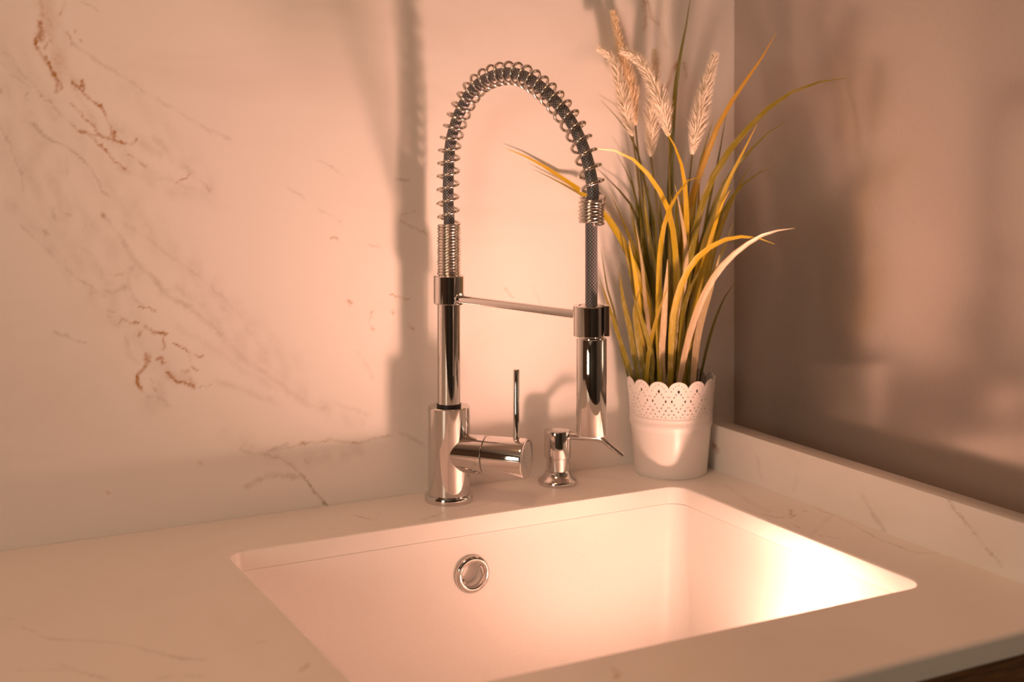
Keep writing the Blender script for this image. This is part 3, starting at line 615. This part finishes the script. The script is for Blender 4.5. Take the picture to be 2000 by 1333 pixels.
random.seed(11)
PDEP = (PT-CAM).dot(FW)
def clampP(p, m=.004):
    """keep a point of the plant clear of the wall and the panel by sliding it along its ray"""
    r = p-CAM; k = 1.0
    if p.y > YB-m: k = min(k, (YB-m)/p.y)
    if p.x > XP-m: k = min(k, (XP-m)/p.x)
    return CAM+r*k
def blade(px, wpx, mat, dtip=0.0, bend=None, name='blade', flip=None):
    """px: pixel polyline from foot to tip; depth runs from the pot centre to dtip metres in front (-) or behind (+)"""
    n = len(px); P = []
    L_ = [0]
    for i in range(1, n): L_.append(L_[-1]+math.hypot(px[i][0]-px[i-1][0], px[i][1]-px[i-1][1]))
    foot_d = PDEP+(dtip*.25 if bend is None else bend)
    for i, (x, y) in enumerate(px):
        t = L_[i]/L_[-1]; P.append(clampP(at_depth(x, y, foot_d+(dtip-foot_d+PDEP)*t**1.5)))
    f = P[0]; v = Vector((f.x-PT.x, f.y-PT.y, 0)); lim = prad(.1)-.010   # the foot stays in the pot
    if v.length > lim: v *= lim/v.length
    P[0] = Vector((PT.x+v.x, PT.y+v.y, Z0+.096))
    Q = resample(catmull(P, 6), 15); m = len(Q)
    wd = wpx*PDEP/F_PX*.5; vs_ = []; al = []
    nrm0 = (CAM-PT).normalized(); ang = random.uniform(-.5, .5) if flip is None else flip
    for i in range(m):
        T = (Q[min(i+1, m-1)]-Q[max(i-1, 0)]).normalized(); nn = (nrm0-T*nrm0.dot(T)).normalized(); sd_ = T.cross(nn)
        a_ = ang*(1+.6*i/m); s2 = sd_*math.cos(a_)+nn*math.sin(a_); n2 = nn*math.cos(a_)-sd_*math.sin(a_)
        t = i/(m-1); ww = wd*min(1, .72+.9*t)*(1-max(0, (t-.45)/.55)**2.2); ww = max(ww, wd*.06)
        for o in (-s2*ww+n2*ww*.22, -n2*(ww*.10+.0001), s2*ww+n2*ww*.22, n2*(.00022-ww*.02)):
            vs_.append(clampP(Q[i]+o, .001)); al.append(t)
    fs_ = [(i*4+k, i*4+(k+1)%4, (i+1)*4+(k+1)%4, (i+1)*4+k) for i in range(m-1) for k in range(4)]+[(3,2,1,0), ((m-1)*4, (m-1)*4+1, (m-1)*4+2, (m-1)*4+3)]
    me = bpy.data.meshes.new(name); me.from_pydata(vs_, [], fs_)
    bm = bmesh.new(); bm.from_mesh(me); bmesh.ops.recalc_face_normals(bm, faces=bm.faces); bm.to_mesh(me); bm.free()
    add_attr(me, 'along', al); add_attr(me, 'across', [0, .5, 1, .5]*m)
    return link(name, me, M[mat], pg, angle=22)
BL = [  # foot ... tip
 ([(1288,775),(1285,680),(1265,590),(1230,500),(1190,430),(1140,378),(1090,343),(1040,312),(988,290)], 12, 'y', -.02),
 ([(1275,775),(1262,650),(1240,540),(1200,450),(1150,392),(1100,360),(1040,330)], 7, 'o', .00),
 ([(1310,775),(1322,560),(1315,450),(1300,395),(1270,345),(1235,310),(1200,294),(1160,290)], 13, 'y', -.06),
 ([(1320,775),(1332,600),(1340,480),(1340,400),(1335,340),(1320,290),(1298,252)], 12, 'y', -.05),
 ([(1308,775),(1308,560),(1310,400),(1312,270),(1317,200),(1325,130),(1340,50),(1349,-8)], 12, 'd', .0),
 ([(1312,775),(1325,560),(1345,410),(1385,290),(1410,230),(1445,175),(1490,110),(1516,64)], 12, 'r', -.02),
 ([(1322,775),(1340,560),(1365,420),(1400,330),(1440,275),(1490,220),(1540,183),(1600,160),(1656,152)], 13, 'o', -.07),
 ([(1330,775),(1350,560),(1385,430),(1420,350),(1460,300),(1500,260),(1536,236)], 10, 'o', -.03),
 ([(1335,775),(1350,600),(1375,480),(1405,400),(1425,350),(1455,290),(1479,242)], 11, 'y', -.05),
 ([(1338,775),(1350,680),(1380,520),(1405,430),(1430,385),(1470,345),(1517,324)], 10, 'o', -.04),
 ([(1342,775),(1345,700),(1365,560),(1390,460),(1410,400),(1426,371)], 14, 'y', -.05),
 ([(1308,775),(1312,640),(1320,590),(1335,545),(1360,505),(1400,475),(1440,463),(1480,465),(1513,477)], 12, 'y', -.08),
 ([(1322,775),(1335,700),(1355,625),(1380,565),(1410,520),(1450,483),(1500,455),(1552,446)], 14, 'p', -.09),
 ([(1352,775),(1360,680),(1372,620),(1390,560),(1406,497)], 14, 'p', -.06),
 ([(1290,775),(1286,640),(1287,560),(1290,490),(1300,430),(1320,385),(1345,352),(1377,342)], 11, 'y', -.07),
 ([(1298,775),(1292,700),(1295,640),(1300,560),(1304,507)], 14, 'p', -.06),
 ([(1240,770),(1222,720),(1200,610),(1187,566),(1173,483)], 6, 'd', -.02),
 ([(1250,770),(1235,735),(1220,690),(1200,630),(1171,542)], 10, 'o', -.03),
 ([(1258,770),(1244,725),(1232,650),(1217,584),(1210,528)], 11, 'o', -.03),
 ([(1265,770),(1256,720),(1243,640),(1240,600),(1251,563)], 11, 'o', -.04),
 ([(1270,770),(1262,620),(1241,500),(1217,434),(1192,378)], 10, 'o', .0),
 ([(1362,770),(1370,725),(1388,650),(1412,587),(1435,553)], 7, 'd', .01),
 ([(1285,775),(1285,540),(1278,450),(1258,350),(1233,266),(1173,195)], 6, 'd', .02),
 ([(1335,775),(1360,560),(1380,420),(1404,306),(1410,266),(1422,210)], 7, 'd', .02),
 ([(1275,775),(1270,560),(1255,450),(1234,360),(1204,300)], 7, 'd', .01),
 ([(1280,775),(1275,580),(1260,480),(1240,380),(1226,318)], 8, 'd', .01),
 ([(1268,775),(1265,560),(1250,450),(1226,392),(1163,326)], 10, 'd', .02),
 ([(1280,775),(1292,720),(1282,640),(1262,560),(1246,480),(1230,400)], 11, 'o', -.01),
 ([(1300,775),(1312,720),(1316,640),(1330,560),(1352,500)], 11, 'o', -.05),
 ([(1318,775),(1318,700),(1332,620),(1350,560),(1372,520)], 12, 'o', -.04),
 ([(1345,775),(1368,640),(1392,540),(1420,470),(1434,430)], 10, 'o', -.01),
 ([(1310,775),(1302,640),(1278,520),(1262,420),(1256,360)], 11, 'o', -.02),
 ([(1330,775),(1345,560),(1352,440),(1366,330),(1392,236)], 10, 'o', .0),
 ([(1350,775),(1372,600),(1400,470),(1440,370),(1472,312)], 10, 'o', -.01),
 ([(1272,770),(1252,660),(1244,560),(1228,470)], 11, 'y', -.03),
 ([(1300,775),(1330,600),(1340,500),(1330,420),(1318,360)], 10, 'p', -.05),
 ([(1286,775),(1262,600),(1255,520),(1240,430)], 9, 'p', -.02),
 ([(1262,770),(1268,690),(1284,620),(1305,560)], 10, 'y', -.05),
 ([(1258,770),(1275,720),(1262,650),(1236,575)], 10, 'o', -.05),
]
for px, wpx, mt, dt in BL: blade(px, wpx, mt, dt)
for k in range(36):                                                  # the dense middle of the tuft
    fx_ = random.uniform(1262, 1358); sp = (fx_-1310)/48; tx = 1310+sp*random.uniform(30, 95)+random.uniform(-22, 22); ty = random.choice((random.uniform(300, 420), random.uniform(400, 600)))
    cx = fx_+(tx-fx_)*random.uniform(.2, .45)
    blade([(fx_, 770), (fx_+(cx-fx_)*.5, 650), (cx+(tx-cx)*.35, ty+(700-ty)*.45), (tx, ty)], random.uniform(8, 12), random.choice('ooddoddy'), random.uniform(-.03, .035), bend=random.uniform(-.02, .03))
# plumes
def plume(px, wpx, mat, dt, stem):
    P = [clampP(at_depth(x, y, PDEP+dt), wpx*.5*PDEP/F_PX+.002) for x, y in px]; Q = resample(catmull(P, 8), 60); wd = wpx*1.15*PDEP/F_PX*.5
    def rad(t): return wd*(.35+.65*min(1, t/.22)) * (1-.62*max(0, (t-.2)/.8)**1.1)
    root_t = Q[0]
    mb = MB().tube(Q, [max(.0008, rad(i/59)*.36) for i in range(60)], 8)
    nb = 620
    for k in range(nb):
        t = (k+random.random())/nb*.985; i = min(int(t*59), 58); B = Q[i].lerp(Q[i+1], t*59-i); T = (Q[min(i+2, 59)]-Q[max(i-1, 0)]).normalized()
        e = T.orthogonal().normalized(); a = k*2.39996+random.uniform(-.4, .4); R_ = e*math.cos(a)+T.cross(e)*math.sin(a)
        r = rad(t); ln = r*random.uniform(1.05, 1.45); d = (R_*random.uniform(.55, .75)+T*.72).normalized(); b0 = B+R_*r*.28; sv_ = T.cross(R_)*.00085; tipp = b0+d*ln+T*.0008
        up = R_*.0008
        mb.add([b0-sv_, b0+sv_, b0+up, tipp], [(0, 1, 3), (1, 2, 3), (2, 0, 3)])
    me = bpy.data.meshes.new('plume'); me.from_pydata([tuple(clampP(Vector(v), .0006)) for v in mb.v], [], mb.f)
    o = link('plume', me, M[mat], pg, smooth=False)
    S = [root_t]+[clampP(at_depth(x, y, PDEP+dt*.6)) for x, y in stem]; foot = Vector((PT.x+(S[-1].x-PT.x)*.3, PT.y+(S[-1].y-PT.y)*.3, Z0+.08)); S.append(foot)
    MB().tube(catmull([Q[3]]+S, 6), .0011, 8).build('stalk', M['stalk'], o)
PLUMES = [([(1236,266),(1226,230),(1213,170),(1196,116),(1168,93)], 34, 'plume', -.02, [(1250,380),(1280,560)]),
          ([(1241,245),(1233,180),(1219,120),(1207,70),(1197,20)], 32, 'plume_tan', .008, [(1258,400),(1285,580)]),
          ([(1306,266),(1292,205),(1272,152),(1247,116),(1213,98)], 38, 'plume', -.04, [(1308,400),(1305,600)]),
          ([(1271,306),(1273,260),(1276,200),(1279,150),(1280,96)], 36, 'plume', .0, [(1285,420),(1300,600)]),
          ([(1352,302),(1366,230),(1381,165),(1397,104)], 38, 'plume', -.01, [(1340,420),(1325,600)])]
for a in PLUMES: plume(*a)
